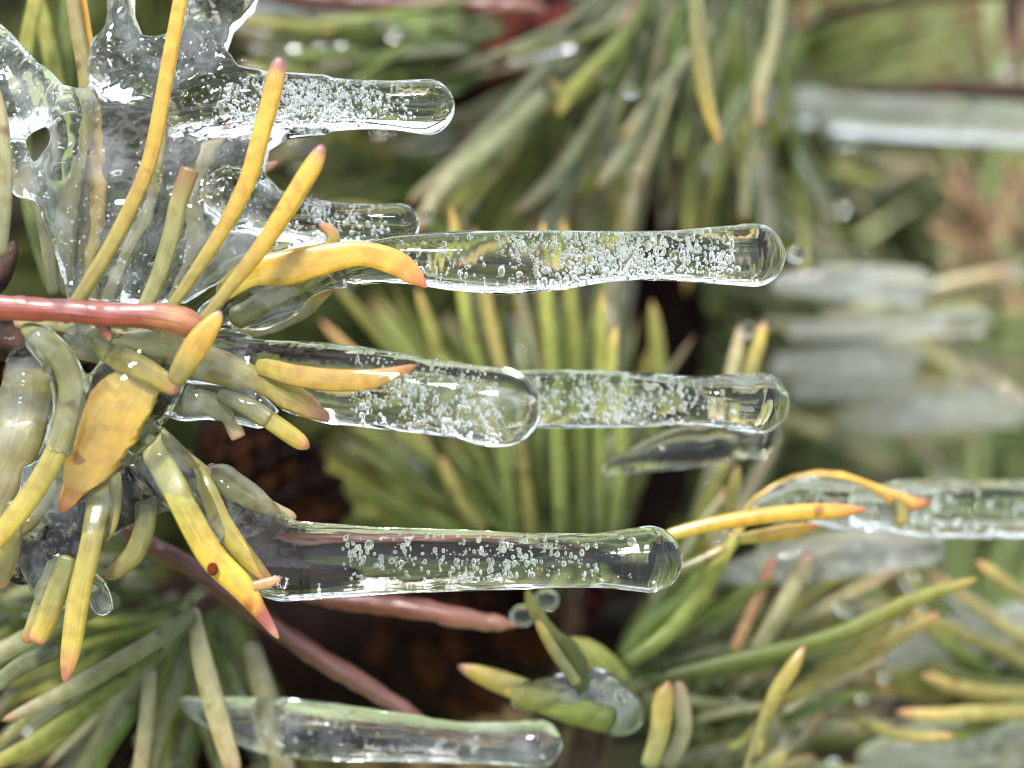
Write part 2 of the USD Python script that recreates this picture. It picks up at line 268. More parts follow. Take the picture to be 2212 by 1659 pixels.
        for ax in range(3):
            o1, o2 = [(1, 2), (2, 0), (0, 1)][ax]
            sl = [slice(1, -1)] * 3; sl[ax] = slice(0, -1); up = list(sl); up[ax] = slice(1, None)
            na, nb = neg[tuple(sl)], neg[tuple(up)]; e = np.argwhere(na != nb); off = np.array([1, 1, 1]); off[ax] = 0; flip = na[tuple(e.T)]; e = e + off
            def cell(a, b): c = e.copy(); c[:, o1] -= a; c[:, o2] -= b; return idx[tuple(np.minimum(c, n - 2).T)]
            q = np.stack([cell(1, 1), cell(0, 1), cell(0, 0), cell(1, 0)], 1); q[~flip] = q[~flip][:, ::-1]; quads.append(q)
        q = np.vstack(quads); q = q[(q >= 0).all(1)]
        def samp(p): return map_coordinates(F, p.T, order=1, mode='nearest')
        def grad(p, e=.8):
            g = np.stack([samp(p + e * np.eye(3)[i]) - samp(p - e * np.eye(3)[i]) for i in range(3)], 1); return g / (np.linalg.norm(g, axis=1, keepdims=True) + 1e-9)
        for _ in range(2): v = v - grad(v) * np.clip(samp(v) / h, -.5, .5)[:, None]
        o = own[tuple(np.clip(np.round(v).astype(int), 0, n - 1).T)]; V = lo + h * v
        # ripples of the frozen water: real relief on the surface
        fld = self.relief
        N = grad(v, 1.2); e = .05; f0 = fld(V); g = np.stack([(fld(V + e * np.eye(3)[i]) - f0) / e for i in range(3)], 1)
        V = V + N * f0[:, None]; N = N - (g - N * (g * N).sum(1, keepdims=True)); N /= np.linalg.norm(N, axis=1, keepdims=True)
        fo = o[q].astype(int); fo = np.sort(fo, 1)[:, 2]; out = {}
        for i, name in enumerate(owners):
            f = q[fo == i]
            if len(f):
                u, inv = np.unique(f, return_inverse=True); f = inv.reshape(-1, 4); out[name] = (V[u], np.vstack([f[:, [0, 1, 2]], f[:, [0, 2, 3]]]), N[u])
        return out

def bubbles(chain, n, u0, u1, rmean, seed, spread=.74, peak=None, rmax=.3, bias=(0, 0), sig=.55, clump=.45):
    """Air bubbles spread through an icicle along its axis chain (X, Y, Z, r)."""
    g = np.random.default_rng(seed); pts, rad, tries = [], [], 0
    while len(pts) < n and tries < n * 6:
        tries += 1; u = g.uniform(u0, u1)
        if peak and g.random() > .07 + .93 * math.exp(-((u - peak[0]) / peak[1]) ** 2): continue
        i = u * (len(chain) - 1); a = chain[int(i)] + (chain[min(int(i) + 1, len(chain) - 1)] - chain[int(i)]) * (i % 1)
        r = min(rmax, rmean * math.exp(g.normal(0, sig))); th, q = g.uniform(0, 2 * np.pi), spread * a[3] * math.sqrt(g.random())
        p = a[:3] + [g.normal(0, .1), math.cos(th) * q + bias[0] * a[3], math.sin(th) * q + bias[1] * a[3]]
        if pts and g.random() < clump:                                   # many sit close to another one
            p = pts[g.integers(len(pts))] + g.normal(0, .26, 3); j = np.argmin(abs(chain[:, 0] - p[0])); a = chain[j]
        if np.hypot(p[1] - a[1], p[2] - a[2]) > a[3] * .86 - r: continue
        if pts and (np.linalg.norm(np.array(pts) - p, axis=1) < np.array(rad) + r + .01).any(): continue
        pts.append(p); rad.append(r)
    vs, fs, ns, at = [], [], [], 0
    for p, r in zip(pts, rad):
        m = ICO2 if r > .085 else ICO1; sc = np.array([g.uniform(.8, 1.3), g.uniform(.9, 1.25), 1.0])
        vs.append(m.vertices * r * sc + p); nn = m.vertices / sc; ns.append(nn / np.linalg.norm(nn, axis=1, keepdims=True)); fs.append(m.faces + at); at += len(m.vertices)
    return np.vstack(vs), np.vstack(fs), np.vstack(ns)

# ------------------------------------------------------------------ setting: ground, shrub trunk, far foliage
def ground():
    n = 60; g = np.sign(np.linspace(-1, 1, n)) * np.abs(np.linspace(-1, 1, n)) ** 3 * 300; x, y = np.meshgrid(g, g, indexing='ij')
    z = .10 * (meshkit.fbm(np.stack([x / 2, y / 2, x * 0], -1), 4, 2) - .5)
    i = np.arange(n - 1)[:, None] * n + np.arange(n - 1)[None]; f = np.stack([i, i + n, i + n + 1, i + 1], -1).reshape(-1, 4); f = np.vstack([f[:, [0, 1, 2]], f[:, [0, 2, 3]]])
    part(None, 'ground', (np.stack([x, y, z], -1).reshape(-1, 3), f), 'soil', world=True)
ground(); tag(stage.GetPrimAtPath('/World/ground'), 'pale green winter ground under the pine shrub', 'ground', kind='structure')

def inv(p): return (np.asarray(p, float) - [0, 0, HEIGHT]) @ ROT * 1e3          # world metres -> design mm

def limb(parent, name, pts, mat, sides=10, rings=24):
    """pts rows in world metres with a width in mm."""
    q = np.array([[*inv(p[:3]), p[3]] for p in pts]); v, f, uv = tube(q, flat=1, sides=sides, rings=rings, tip=0)
    return part(parent, name, (v, f), mat, uv=uv)
shrub = thing('pine_shrub', 'low pine shrub whose trunk and boughs carry the iced twigs', 'shrub', inv((-.30, .10, 0)))
limb(shrub, 'trunk', [(-.30, .10, -.02, 60), (-.28, .12, .25, 52), (-.31, .10, .5, 44), (-.26, .13, .9, 30), (-.24, .12, 1.1, 8)], 'trunk_bark')
bough_to = [(-.046, .001, .706, 7), (-.07, .03, .67, 7), (.11, .06, .75, 8), (.10, .08, .64, 8), (.02, .05, .66, 6), (.01, .09, .76, 6)]
for x, y, z, w in bough_to:
    limb(shrub, 'bough', [(-.29, .11, z - .14, 20), (-.2, .11 + (y - .1) * .3, z - .10, 14), ((x - .25) / 2 + .04, (y + .12) / 2 + .012, z - .045, 10), (x, y, z, w * .6)], 'trunk_bark', 8)

# ------------------------------------------------------------------ needles
def needle(parent, mat, pts, d=0.0, flat=.62, sides=10, rings=18, tip=.10, point=.8, ridge=.13, wob=.05, name='needle', label=None, **kw):
    """pts: (x, y, width[, depth]) surveyed on the photo, base first."""
    q = []
    for p in pts:
        dd = p[3] if len(p) > 3 else d
        q.append([*P(p[0], p[1], dd), p[2] * S * K(dd)])
    v, f, uv = tube(np.array(q), flat=flat, sides=sides, rings=rings, tip=tip, point=point, ridge=ridge, **kw)
    return part(parent, name, (v, f), mat, uv=uv, label=label)

twig = thing('pine_twig', 'front pine twig with yellow needles fanning out of clear ice at the left', 'pine twig', P(0, 760, -2), None)
needle(twig, 'dark_bark', [(-180, 740, 95, -4), (0, 735, 90, -3), (160, 740, 80, -2), (330, 745, 60, -1), (470, 735, 36, 0)], name='stem', flat=1, tip=.1, rings=70, sides=24, lump=.5)
needle(twig, 'lichen_bark', [(20, 1250, 50, -1.5), (110, 1185, 84, -1), (230, 1100, 92, -.6), (340, 1030, 90, -.6), (430, 990, 60, -1)], name='stem', flat=.8, tip=.1, rings=60, sides=24, lump=.6)
needle(twig, 'dark_bark', [(-120, 640, 60, 0), (-20, 620, 50, 0), (20, 560, 34, 0), (30, 520, 18, 0)], name='stem', flat=1)
F = lambda m, pts, *a, **k: needle(twig, m, [(p[0], p[1], p[2] * (1 if m == 'needle_blade' else .88), *p[3:]) for p in pts], *a, **{'sides': 22, 'ridge': -.10, 'groove': .06, 'rings': 40, **k})
# upper fan
F('needle_yellow', [(140, 700, 34), (170, 645, 36), (235, 540, 40), (285, 440, 38), (325, 340, 38), (362, 150, 38), (395, -30, 36), (420, -170, 34)], 5.5, tip=.05)
F('needle_yellow', [(340, 705, 28), (375, 655, 30), (430, 575, 34), (490, 480, 38), (535, 390, 44), (567, 280, 46), (588, 200, 46), (605, 122, 44)], 7, tip=.09, label='tall yellow needle with a brown blunt tip')
F('needle_yellow', [(405, 735, 26), (440, 690, 28), (500, 615, 34), (560, 540, 42), (610, 465, 48), (650, 400, 50), (680, 350, 48), (698, 312, 42)], 7.5, tip=.14)
F('needle_cut', [(300, 700, 40), (320, 650, 42), (345, 590, 42), (372, 500, 44), (385, 440, 46), (400, 395, 48), (412, 362, 46)], 5, tip=.03, point=.4, label='short olive needle with a brown cut end')
F('needle_olive', [(140, 640, 40), (150, 540, 44), (160, 420, 46), (178, 300, 52), (190, 190, 46), (165, 60, 34), (150, -60, 30)], -1)
F('needle_yellow', [(200, 640, 34), (215, 480, 36), (212, 330, 38), (200, 180, 36), (182, 60, 34), (165, -60, 30)], -2.2, tip=.06)
F('needle_olive', [(230, 650, 36), (280, 540, 36), (330, 430, 34), (352, 300, 32), (368, 190, 28)], -1.2)
F('needle_pale', [(120, 640, 40), (100, 500, 40), (75, 420, 34), (40, 340, 26)], -2)
F('needle_pale', [(-8, 560, 50), (5, 420, 50), (2, 280, 44), (-15, 170, 36)], 6, tip=.3)
F('needle_moss', [(120, 640, 44, -6), (60, 420, 40, -7), (50, 160, 40, -8), (90, -60, 40, -8)])
F('needle_moss', [(170, 640, 44, -8), (150, 420, 44, -9), (110, 120, 40, -10), (60, -60, 40, -10)])
F('needle_green', [(150, 640, 44, -9), (110, 420, 40, -10), (140, 160, 40, -11), (150, -60, 40, -11)])
F('needle_blade', [(470, 640, 40), (540, 590, 62), (620, 578, 76), (700, 560, 66), (780, 548, 54), (850, 566, 56), (890, 592, 44), (922, 622, 14)], 4.6, flat=.3, tip=.08, label='broad yellow blade bending along the long icicle')
F('needle_lime', [(500, 690, 44), (590, 640, 46), (660, 600, 44), (720, 520, 34), (690, 480, 26)], 1.8)
F('needle_lime', [(500, 700, 40), (590, 700, 44), (670, 650, 38), (740, 590, 20)], 0, flat=.4)
for m, pts, d in (('needle_olive', [(180, 650, 56), (180, 480, 64), (186, 330, 66), (190, 215, 50)], -2.6), ('needle_pale', [(340, 640, 32), (420, 480, 36), (450, 330, 34), (500, 240, 22)], -2.6),
                  ('needle_olive', [(380, 650, 36), (470, 520, 38), (540, 390, 34), (600, 350, 18)], -2.8), ('needle_moss', [(400, 655, 34), (500, 580, 38), (640, 520, 32), (740, 500, 18)], -3)):
    F(m, pts, d)
# red stalk, upright and mid needles
needle(twig, 'red_bark', [(-120, 660, 64), (0, 664, 57), (120, 670, 52), (240, 680, 52), (330, 682, 56), (400, 695, 56), (446, 716, 36)], 8, name='stalk', flat=.6, rings=70, tip=.04, sides=22, ridge=.05, lump=.2, label='glossy red stalk crossing the twig')
F('red_bark', [(215, 690, 34), (226, 712, 26), (240, 736, 12)], 7.6, tip=.5, lump=.3)
F('needle_rust', [(300, 690, 30), (360, 700, 50), (410, 712, 46), (440, 735, 20)], 7.7, flat=.6, lump=.3, tip=.2)
F('needle_yellow', [(375, 830, 42), (400, 785, 60), (432, 735, 62), (458, 700, 46), (478, 672, 20)], 9, flat=.4, tip=.12, label='short fat yellow needle standing upright')
F('needle_lime', [(180, 730, 60), (280, 745, 72), (400, 770, 72), (520, 810, 68), (640, 850, 56), (720, 880, 30)], 3.5, flat=.5)
F('needle_lime', [(200, 700, 50), (240, 760, 66), (300, 800, 60), (380, 840, 40)], 5.5, flat=.5)
F('needle_lime', [(470, 850, 36), (540, 880, 42), (600, 920, 46), (645, 952, 42), (668, 968, 26)], 4.5, tip=.12)
F('needle_pale', [(390, 870, 60), (450, 868, 52), (490, 895, 42), (508, 930, 40), (516, 948, 38)], 3.5, tip=.04, point=.4)
F('needle_blade', [(318, 800, 56), (285, 845, 84), (240, 910, 98), (197, 985, 82), (162, 1050, 54), (130, 1108, 24)], 4.8, flat=.22, tip=.10, sides=14, label='broad yellow blade magnified by a drop of ice')
F('needle_lime', [(45, 705, 40), (100, 735, 52), (143, 790, 56), (155, 860, 56), (135, 945, 56), (80, 1050, 56), (0, 1155, 52), (-60, 1220, 40)], 7.5, flat=.5)
F('needle_olive', [(70, 720, 60, -7), (62, 800, 84, -4), (55, 890, 98, 0), (30, 980, 100), (-20, 1080, 90), (-60, 1180, 60)], 1, flat=.4)
F('needle_pale', [(100, 1000, 50), (95, 1060, 70), (60, 1120, 60), (20, 1160, 40)], 1.5, flat=.4)
F('needle_olive', [(60, 740, 40), (160, 735, 62), (280, 745, 64), (360, 760, 40)], 2, flat=.6)
# lower needles
F('needle_lime', [(240, 890, 50, 0), (225, 970, 60, 1.5), (215, 1080, 56, 4), (195, 1180, 54, 5), (170, 1290, 56), (155, 1390, 52), (140, 1475, 30)], 5, tip=.10, rings=26)
F('needle_olive', [(245, 980, 30), (250, 1060, 34), (240, 1130, 34), (225, 1170, 20)], 4)
F('needle_spotted', [(280, 910, 36, 2), (325, 965, 50, 3.6), (370, 1040, 66, 5.6), (410, 1120, 68), (460, 1205, 70), (520, 1265, 64), (560, 1320, 40), (602, 1380, 16)], 6, flat=.4, tip=.06, sides=12, label='yellow needle with rust spots and a dark red point')
F('needle_lime', [(350, 940, 36, 1), (405, 1000, 44, 2.4), (440, 1050, 54), (480, 1130, 52), (530, 1200, 48), (590, 1262, 36)], 4.2, flat=.5, tip=.2)
part(twig, 'rust_spot', (ICO2.vertices * [.42, .50, .14] + P(462, 1228, 0) * [1, 1, 0] * K(6) + [0, 0, 6.62], ICO2.faces), 'rust', label='round dark red spot on the spotted needle')
F('needle_rust', [(545, 1268, 26), (575, 1260, 26), (606, 1250, 20)], 7.5, tip=.4, label='short pink stub beside the spotted needle')
F('needle_olive', [(300, 930, 34), (345, 960, 58), (400, 1000, 56), (455, 1035, 40)], 3, flat=.5)
F('needle_pale', [(440, 1015, 50), (500, 1050, 60), (560, 1090, 50), (640, 1120, 26)], 1, flat=.6)
F('needle_olive', [(315, 1080, 52), (312, 1140, 54), (290, 1195, 52), (255, 1228, 46), (226, 1248, 30)], 2.5, tip=.15)
F('needle_lime', [(150, 1200, 46), (125, 1270, 56), (100, 1340, 56), (75, 1390, 42)], 4, tip=.08, point=.5)
F('needle_cut', [(120, 1210, 36), (85, 1310, 36), (55, 1390, 30)], 2.5, tip=.08)
F('needle_olive', [(30, 1080, 50), (18, 1190, 56), (-10, 1270, 50)], 5)
F('needle_grey', [(130, 1400, 46, 0), (60, 1430, 48, 0), (-10, 1478, 40, 0), (-80, 1520, 30, 0)])
F('needle_pale', [(180, 720, 40), (140, 700, 44), (60, 690, 40), (30, 700, 36)], 3)

# ------------------------------------------------------------------ ice of the front twig and its icicles
def icicle(label, body, bub=None, mat='clear_ice', group=None):
    o = thing('icicle', label, 'icicle', body[0].mean(0), group)
    part(o, 'ice_body', body[:2], mat, normals=body[2])
    if bub is not None: part(o, 'air_bubble_cloud', bub[:2], 'trapped_air', normals=bub[2], kind='stuff')
    return o

fa = Field(.9, rough=1.0)
fa.slab('crust', [(95, 205), (150, 196), (212, 188), (208, 130), (232, 60), (240, -20), (285, -20), (288, 35), (308, 78), (345, 84), (380, 70), (396, 40), (398, -20), (560, -20), (546, 22), (500, 66), (488, 108), (515, 142), (590, 165), (700, 172), (700, 285), (620, 296), (580, 322), (572, 372), (600, 412), (660, 436), (700, 450), (700, 520), (560, 560), (470, 610), (400, 655), (300, 650), (150, 650), (128, 560), (90, 450), (50, 390), (85, 350), (112, 300)], .6, .55, .5, bulge=.35)
fa.chain('crust', [(-60, 250, 80, .6), (20, 225, 78, .8), (75, 205, 58, .8)]); fa.chain('crust', [(-40, 110, 70, .6), (30, 160, 56, .6), (90, 215, 40, .6)])
fa.chain('crust', [(135, 215, 26, 1.6), (150, 290, 30, 1.8), (140, 370, 26, 1.6)]); fa.chain('crust', [(30, 330, 30, 1), (50, 400, 26, 1)])
fa.chain('crust', [(240, 110, 44, .8), (250, 160, 56, 1.2), (300, 175, 46, 1.2)]); fa.chain('crust', [(300, 650, 40, 2), (420, 470, 50, 1), (560, 440, 44, .4)])
fa.chain('crust', [(470, 690, 46, 2), (540, 660, 56, 2), (620, 640, 46, 1.6)]); fa.chain('crust', [(540, 700, 34, 1), (640, 660, 34, .6), (720, 600, 22, .4)])
c1 = fa.chain('top', [(400, 240, 60, .4), (470, 226, 68, .4), (560, 226, 66, .4), (700, 226, 58, .4), (800, 226, 52, .4), (850, 228, 53, .4), (923, 231, 60, .4)])
c2 = fa.chain('second', [(500, 420, 56, -1.2), (600, 462, 50, -1.2), (700, 478, 44, -1.2), (790, 482, 42, -1.2), (862, 484, 45, -1.2)])
c3 = fa.chain('long', [(600, 590, 36, 2.2), (700, 582, 44, 2.2), (800, 566, 47, 2.2), (880, 560, 54, 2.2), (980, 563, 64, 2.2), (1080, 567, 69, 2.2), (1200, 562, 65, 2.2), (1320, 554, 55, 2.2), (1440, 552, 54, 2.2), (1550, 552, 62, 2.2), (1627, 551, 69, 2.2)])
fa.chain('crust', [(455, 760, 52, 2.4), (520, 775, 48, 3)])
c4 = fa.chain('front', [(570, 780, 46, 3.5), (620, 808, 72, 3.8), (700, 826, 86, 4.4), (800, 838, 86, 5.2), (900, 852, 83, 6), (1000, 866, 82, 6.8), (1050, 876, 86, 7.2), (1084, 880, 86, 7.4)])
fa.slab('low', [(60, 1010), (200, 975), (330, 935), (420, 995), (520, 1050), (590, 1100), (600, 1250), (560, 1240), (500, 1150), (440, 1120), (370, 1105), (330, 1110), (265, 1142), (210, 1180), (150, 1215), (90, 1200), (40, 1130)], 2.2, .5, .5, bulge=.5)
fa.chain('low', [(120, 1180, 40, 2), (160, 1240, 34, 2.4), (205, 1270, 26, 2.6), (222, 1306, 25, 2.8)])
fa.chain('low', [(480, 1040, 40, 2), (530, 1110, 62, 2), (560, 1170, 70, 1.6)])
fa.chain('low', [(300, 940, 50, 2.6), (360, 1010, 56, 4), (410, 1080, 46, 4.6), (460, 1150, 26, 4.4)])
fa.chain('low', [(-40, 1090, 60, 1), (40, 960, 66, .6), (60, 860, 62, -.4), (64, 790, 50, -1.6)])
fa.chain('low', [(60, 1160, 44, 2), (90, 1230, 40, 2.6), (120, 1300, 34, 3.2)]); fa.chain('low', [(222, 980, 46, 1.5), (214, 1080, 44, 3.4), (204, 1140, 36, 4)])
fa.chain('low', [(90, 735, 34, 7), (140, 800, 36, 7.2), (150, 880, 36, 7.2), (130, 950, 32, 7.2)]); fa.chain('low', [(180, 735, 44, 3), (280, 750, 50, 4), (400, 775, 50, 4), (520, 812, 44, 3.8)])
fa.chain('low', [(200, 690, 40, 5.6), (290, 705, 44, 6.4), (345, 745, 40, 6.4)]); fa.chain('low', [(395, 870, 40, 3.4), (470, 868, 40, 3.6), (560, 890, 36, 4.2)])
c6 = fa.chain('lower', [(500, 1110, 50, 1.5), (545, 1160, 72, 1.5), (595, 1204, 88, 1.5), (660, 1212, 84, 1.5), (750, 1211, 78, 1.5), (900, 1211, 69, 1.5), (1050, 1211, 64, 1.5), (1200, 1211, 59, 1.5), (1300, 1210, 60, 1.5), (1402, 1208, 72, 1.5)])
fa.chain('drop', [(345, 775, 62, 5.4), (300, 825, 92, 5.6), (252, 900, 92, 5.8), (208, 975, 66, 5.6), (172, 1030, 36, 5.2)])
A = fa.build()
icicle('topmost icicle, frosted with dense fine bubbles and with a clear round tip', A['top'], bubbles(c1, 1800, .05, .97, .066, 1, .95, (.52, .24), .17))
icicle('short blunt bubbly icicle between the topmost and the long upper icicle', A['second'], bubbles(c2, 260, .3, .92, .075, 2, .95, (.65, .3), .15))
icicle('long wavy icicle full of round bubbles beyond the bent yellow blade', A['long'], bubbles(c3, 1700, .26, .96, .074, 3, .92, (.70, .20), .22))
crust = thing('ice_crust', 'rippled clear ice webbing that glazes the upper fan of needles', 'ice', A['crust'][0].mean(0))
part(crust, 'ice_sheet', A['crust'][:2], 'crust_ice', normals=A['crust'][2])
def sheet_bubbles(field, box, n, seed):
    """Fine air bubbles anywhere inside the ice within a box of photo units and depths."""
    g = np.random.default_rng(seed); (x0, x1), (y0, y1), (z0, z1) = box; lo, hi = P(x0, y1)[:2], P(x1, y0)[:2]
    p = np.column_stack([g.uniform(lo[0], hi[0], n * 5), g.uniform(lo[1], hi[1], n * 5), g.uniform(z0, z1, n * 5)])
    keep = meshkit.noise(p / 2.2, 31) + g.uniform(-.15, .15, len(p)) > .5; p = p[keep & (field.at(p) < -.16)]; r = np.clip(.055 * np.exp(g.normal(0, .4, len(p))), .03, .12)
    out = []
    for i in range(len(p)):
        if len(out) >= n: break
        if all(np.sum((p[i] - p[j]) ** 2) > (r[i] + r[j]) ** 2 for j in out): out.append(i)
    k = len(ICO1.vertices); st = np.array([1, 1.35, 1])
    v = np.vstack([ICO1.vertices * r[i] * st + p[i] for i in out]); nn = ICO1.vertices / st; nn /= np.linalg.norm(nn, axis=1, keepdims=True)
    return v, np.vstack([ICO1.faces + k * j for j in range(len(out))]), np.tile(nn, (len(out), 1))
sb = sheet_bubbles(fa, ((-20, 690), (60, 640), (-.6, 2.2)), 900, 61)
part(crust, 'air_bubble_cloud', sb[:2], 'trapped_air', normals=sb[2], kind='stuff')

icicle('front icicle holding a slim orange needle, overlapping the icicle behind it', A['front'], bubbles(c4, 760, .40, .995, .076, 4, .9, None, .2, (.05, .1)))
needle(twig, 'needle_blade', [(560, 790, 30, 3.6), (640, 812, 40, 5), (720, 822, 42, 6), (800, 822, 40, 6.8), (860, 808, 26, 7.2), (902, 792, 8, 7.4)], flat=.3, tip=.05, label='slim orange needle frozen inside the front icicle')

fc = Field(.7)
c5 = fc.chain('fifth', [(940, 860, 54, -4.5), (1040, 860, 60, -4.5), (1150, 861, 62, -4.5), (1300, 862, 62, -4.5), (1430, 864, 57, -4.5), (1500, 866, 53, -4.5), (1560, 868, 58, -4.5), (1638, 871, 66, -4.5)])
C = fc.build()
icicle('icicle with a knobbed clear end, reaching out behind the front icicle', C['fifth'], bubbles(c5, 900, .15, .97, .076, 5, .85, (.52, .22), .2))

icicle('thick clear lower icicle with large loose bubbles along its middle', A['lower'], bubbles(c6, 460, .30, .97, .088, 6, .75, (.62, .28), .3, (.08, .1)))
low = thing('ice_crust', 'ice film bridging the lower needles above the hanging droplet', 'ice', A['low'][0].mean(0))
part(low, 'ice_sheet', A['low'][:2], 'crust_ice', normals=A['low'][2])

drop = thing('ice_drop', 'swollen ice drop wrapped round the broad yellow blade under the red stalk', 'ice', A['drop'][0].mean(0))
part(drop, 'ice_body', A['drop'][:2], 'clear_ice', normals=A['drop'][2])

def lone(label, pts, bub=0, seed=0, rb=.1, mat='clear_ice', **kw):
    f = Field(.8, .17); c = f.chain('a', pts); o = f.build()['a']
    return icicle(label, o, bubbles(c, bub, .1, .85, rb, seed, .85, **kw) if bub else None, mat)
lone('out of focus icicle along the bottom edge with a bright droplet tip', [(400, 1520, 14, -10), (500, 1552, 46, -9), (600, 1570, 62, -8.5), (700, 1580, 62, -8), (800, 1588, 56, -8), (890, 1595, 51, -8), (990, 1604, 44, -8), (1090, 1606, 46, -8), (1163, 1608, 51, -8)], 170, 31, .085, 'crust_ice')
lone('thin blurred icicle hanging just below the knobbed icicle', [(1320, 1010, 18, -10), (1430, 975, 42, -10), (1530, 955, 48, -10), (1600, 946, 46, -10), (1640, 942, 50, -10)])
lone('blurred icicle leaving the right edge beyond the orange needles', [(1860, 1090, 34, -11), (1950, 1095, 58, -11), (2060, 1098, 64, -11.5), (2200, 1100, 62, -12), (2340, 1100, 58, -12)], 180, 32, .12)
lone('glassy clot around the looped yellow needle at the right', [(1640, 1095, 16, -9), (1720, 1075, 42, -9.5), (1810, 1085, 56, -10), (1900, 1100, 44, -10), (1960, 1100, 20, -10)], 120, 33, .08)
lone('broad grey icicle under the dark bough at the upper right', [(1640, 215, 30, -34), (1760, 235, 46, -35), (1900, 245, 52, -36), (2100, 255, 54, -37), (2330, 265, 54, -38)], 120, 34, .16, 'frosted_ice', rmax=.4)
lone('frosty icicle in the bottom right corner', [(1880, 1640, 30, -20), (1980, 1610, 50, -20), (2100, 1600, 58, -20), (2300, 1600, 60, -20)], 160, 35, .16, 'frosted_ice', rmax=.4)
for i, (lab, q) in enumerate([
    ('uppermost of the stacked blurred icicles at the right', [(1690, 612, 22), (1800, 608, 38), (1900, 612, 40), (1975, 618, 40)]),
    ('slim second icicle of the stacked blurred icicles at the right', [(1720, 715, 20), (1860, 704, 26), (2000, 698, 28), (2110, 692, 30)]),
    ('short third icicle of the stacked blurred icicles at the right', [(1690, 790, 24), (1790, 780, 32), (1890, 774, 34), (1960, 772, 30)]),
    ('fourth icicle of the stacked blurred icicles, short and dim', [(1720, 845, 18), (1800, 835, 30), (1880, 828, 30), (1960, 830, 24)]),
    ('lowest of the stacked blurred icicles at the right', [(1840, 900, 26), (1940, 890, 40), (2060, 884, 42), (2180, 884, 38)])]):
    lone(lab, [(x, y, r, -28 - 1.5 * i) for x, y, r in q], 80, 40 + i, .15, 'frosted_ice', rmax=.35, peak=(.6, .3))
lone('faint grey icicle above the lower right needles', [(1560, 1240, 20, -18), (1700, 1215, 44, -18), (1850, 1190, 50, -18), (2000, 1180, 40, -18)], 40, 50, .15, 'frosted_ice')
lone('grey icicle slanting along the lower right edge', [(1780, 1420, 24, -24), (1920, 1400, 40, -24), (2080, 1370, 44, -24), (2300, 1330, 44, -24)], 50, 51, .15, 'frosted_ice')

# ------------------------------------------------------------------ twigs behind, out of focus
def fan(parent, base, ang, n, length, width, mats, d, droop=0.0, sides=6, beads=0, spread=30, bsize=(5, 13), iced=True):
    """n needles from round a base; ang in degrees on the photo (0 right, 90 up)."""
    ends = []
    for k in range(n):
        a = math.radians(R.uniform(*ang)); L = R.uniform(*length); w = R.uniform(*width); dd = R.uniform(*d)
        x0, y0 = base[0] + R.gauss(0, spread), base[1] + R.gauss(0, spread); bend = R.uniform(-.16, .16) + droop
        pts = []
        for t in (0, .35, .7, 1):
            aa = a + bend * t * 1.4
            pts.append((x0 + math.cos(aa) * L * t, y0 - math.sin(aa) * L * t, w * (1 - .25 * t), dd + R.uniform(-1, 1) * 2 * t))
        needle(parent, R.choice(mats), pts, sides=sides, rings=9, tip=.2); ends.append(pts)
        if k % 3 == 2 and iced:                                       # a lumpy glaze of ice round the outer part of the needle
            c0 = spline(np.array(pts), 14)[5 + k % 3:]; needle(parent, 'bead_ice', [(x, y, w_ * R.uniform(1.5, 1.9), q) for x, y, w_, q in c0], sides=8, rings=20, flat=.9, tip=.12, wob=.14, ridge=0, name='ice_coat')
    for k in range(beads):
        p = R.choice(ends); t = R.choice((1, 2, 3)); q = p[t]; bead(parent, q[0] + R.uniform(-3, 3), q[1] + R.uniform(-3, 5), max(q[2] * .62, R.uniform(*bsize)), q[3] + .15)

def bead(parent, x, y, r, d, label=None):
    s = S * K(d) * r; m = ICO2.vertices * [s * R.uniform(.9, 1.5), s * R.uniform(.85, 1.2), s]
    return part(parent, 'ice_bead', (m + P(x, y, d), ICO2.faces), 'bead_ice', label=label)

def stem(parent, pts, mat='dark_bark'): needle(parent, mat, pts, name='stem', flat=1, sides=8, rings=12, tip=.1)
G, Ms, Go, Gr, Li = 'needle_green', 'needle_moss', 'needle_gold', 'needle_grey', 'needle_lime'

t1 = thing('pine_twig', 'upright tuft of green needles behind the long and lower icicles', 'pine twig', P(1250, 1300, -20))
stem(t1, [(1150, 1700, 60, -26), (1220, 1450, 50, -23), (1250, 1250, 40, -21), (1255, 1180, 30, -20)])
for pts in ([(1110, 1180, 30), (1080, 950, 30), (1010, 700, 28), (975, 445, 24)], [(1150, 1180, 30), (1120, 950, 30), (1060, 700, 28), (1025, 490, 24)], [(1215, 1180, 34), (1200, 900, 34), (1180, 650, 32), (1172, 475, 26)],
            [(1260, 1180, 34), (1250, 900, 34), (1232, 650, 32), (1215, 470, 26)], [(1300, 1180, 32), (1296, 950, 32), (1300, 760, 30), (1302, 625, 24)], [(1330, 1180, 30), (1420, 900, 36), (1420, 760, 36), (1408, 648, 24)],
            [(1050, 1150, 24), (1000, 1090, 26), (970, 1030, 24), (958, 985, 18)], [(1200, 1200, 30), (1030, 960, 30), (850, 760, 28), (720, 610, 22)], [(1180, 1200, 28), (960, 1020, 28), (820, 830, 26), (690, 690, 20)],
            [(1320, 1190, 30), (1345, 960, 32), (1320, 820, 30), (1330, 700, 20)], [(1150, 1200, 28), (1040, 1000, 30), (960, 800, 30), (900, 620, 24)]):
    needle(t1, R.choice((Ms, Ms, Ms, Go)), pts, R.uniform(-22, -15), sides=7, rings=12, tip=.15)
fan(t1, (1220, 1260), (66, 128), 90, (350, 820), (16, 28), (G, G, Ms, Gr), (-34, -20), beads=16)
fan(t1, (1150, 1230), (120, 165), 34, (250, 560), (16, 26), (G, Ms, G), (-34, -20), beads=8)

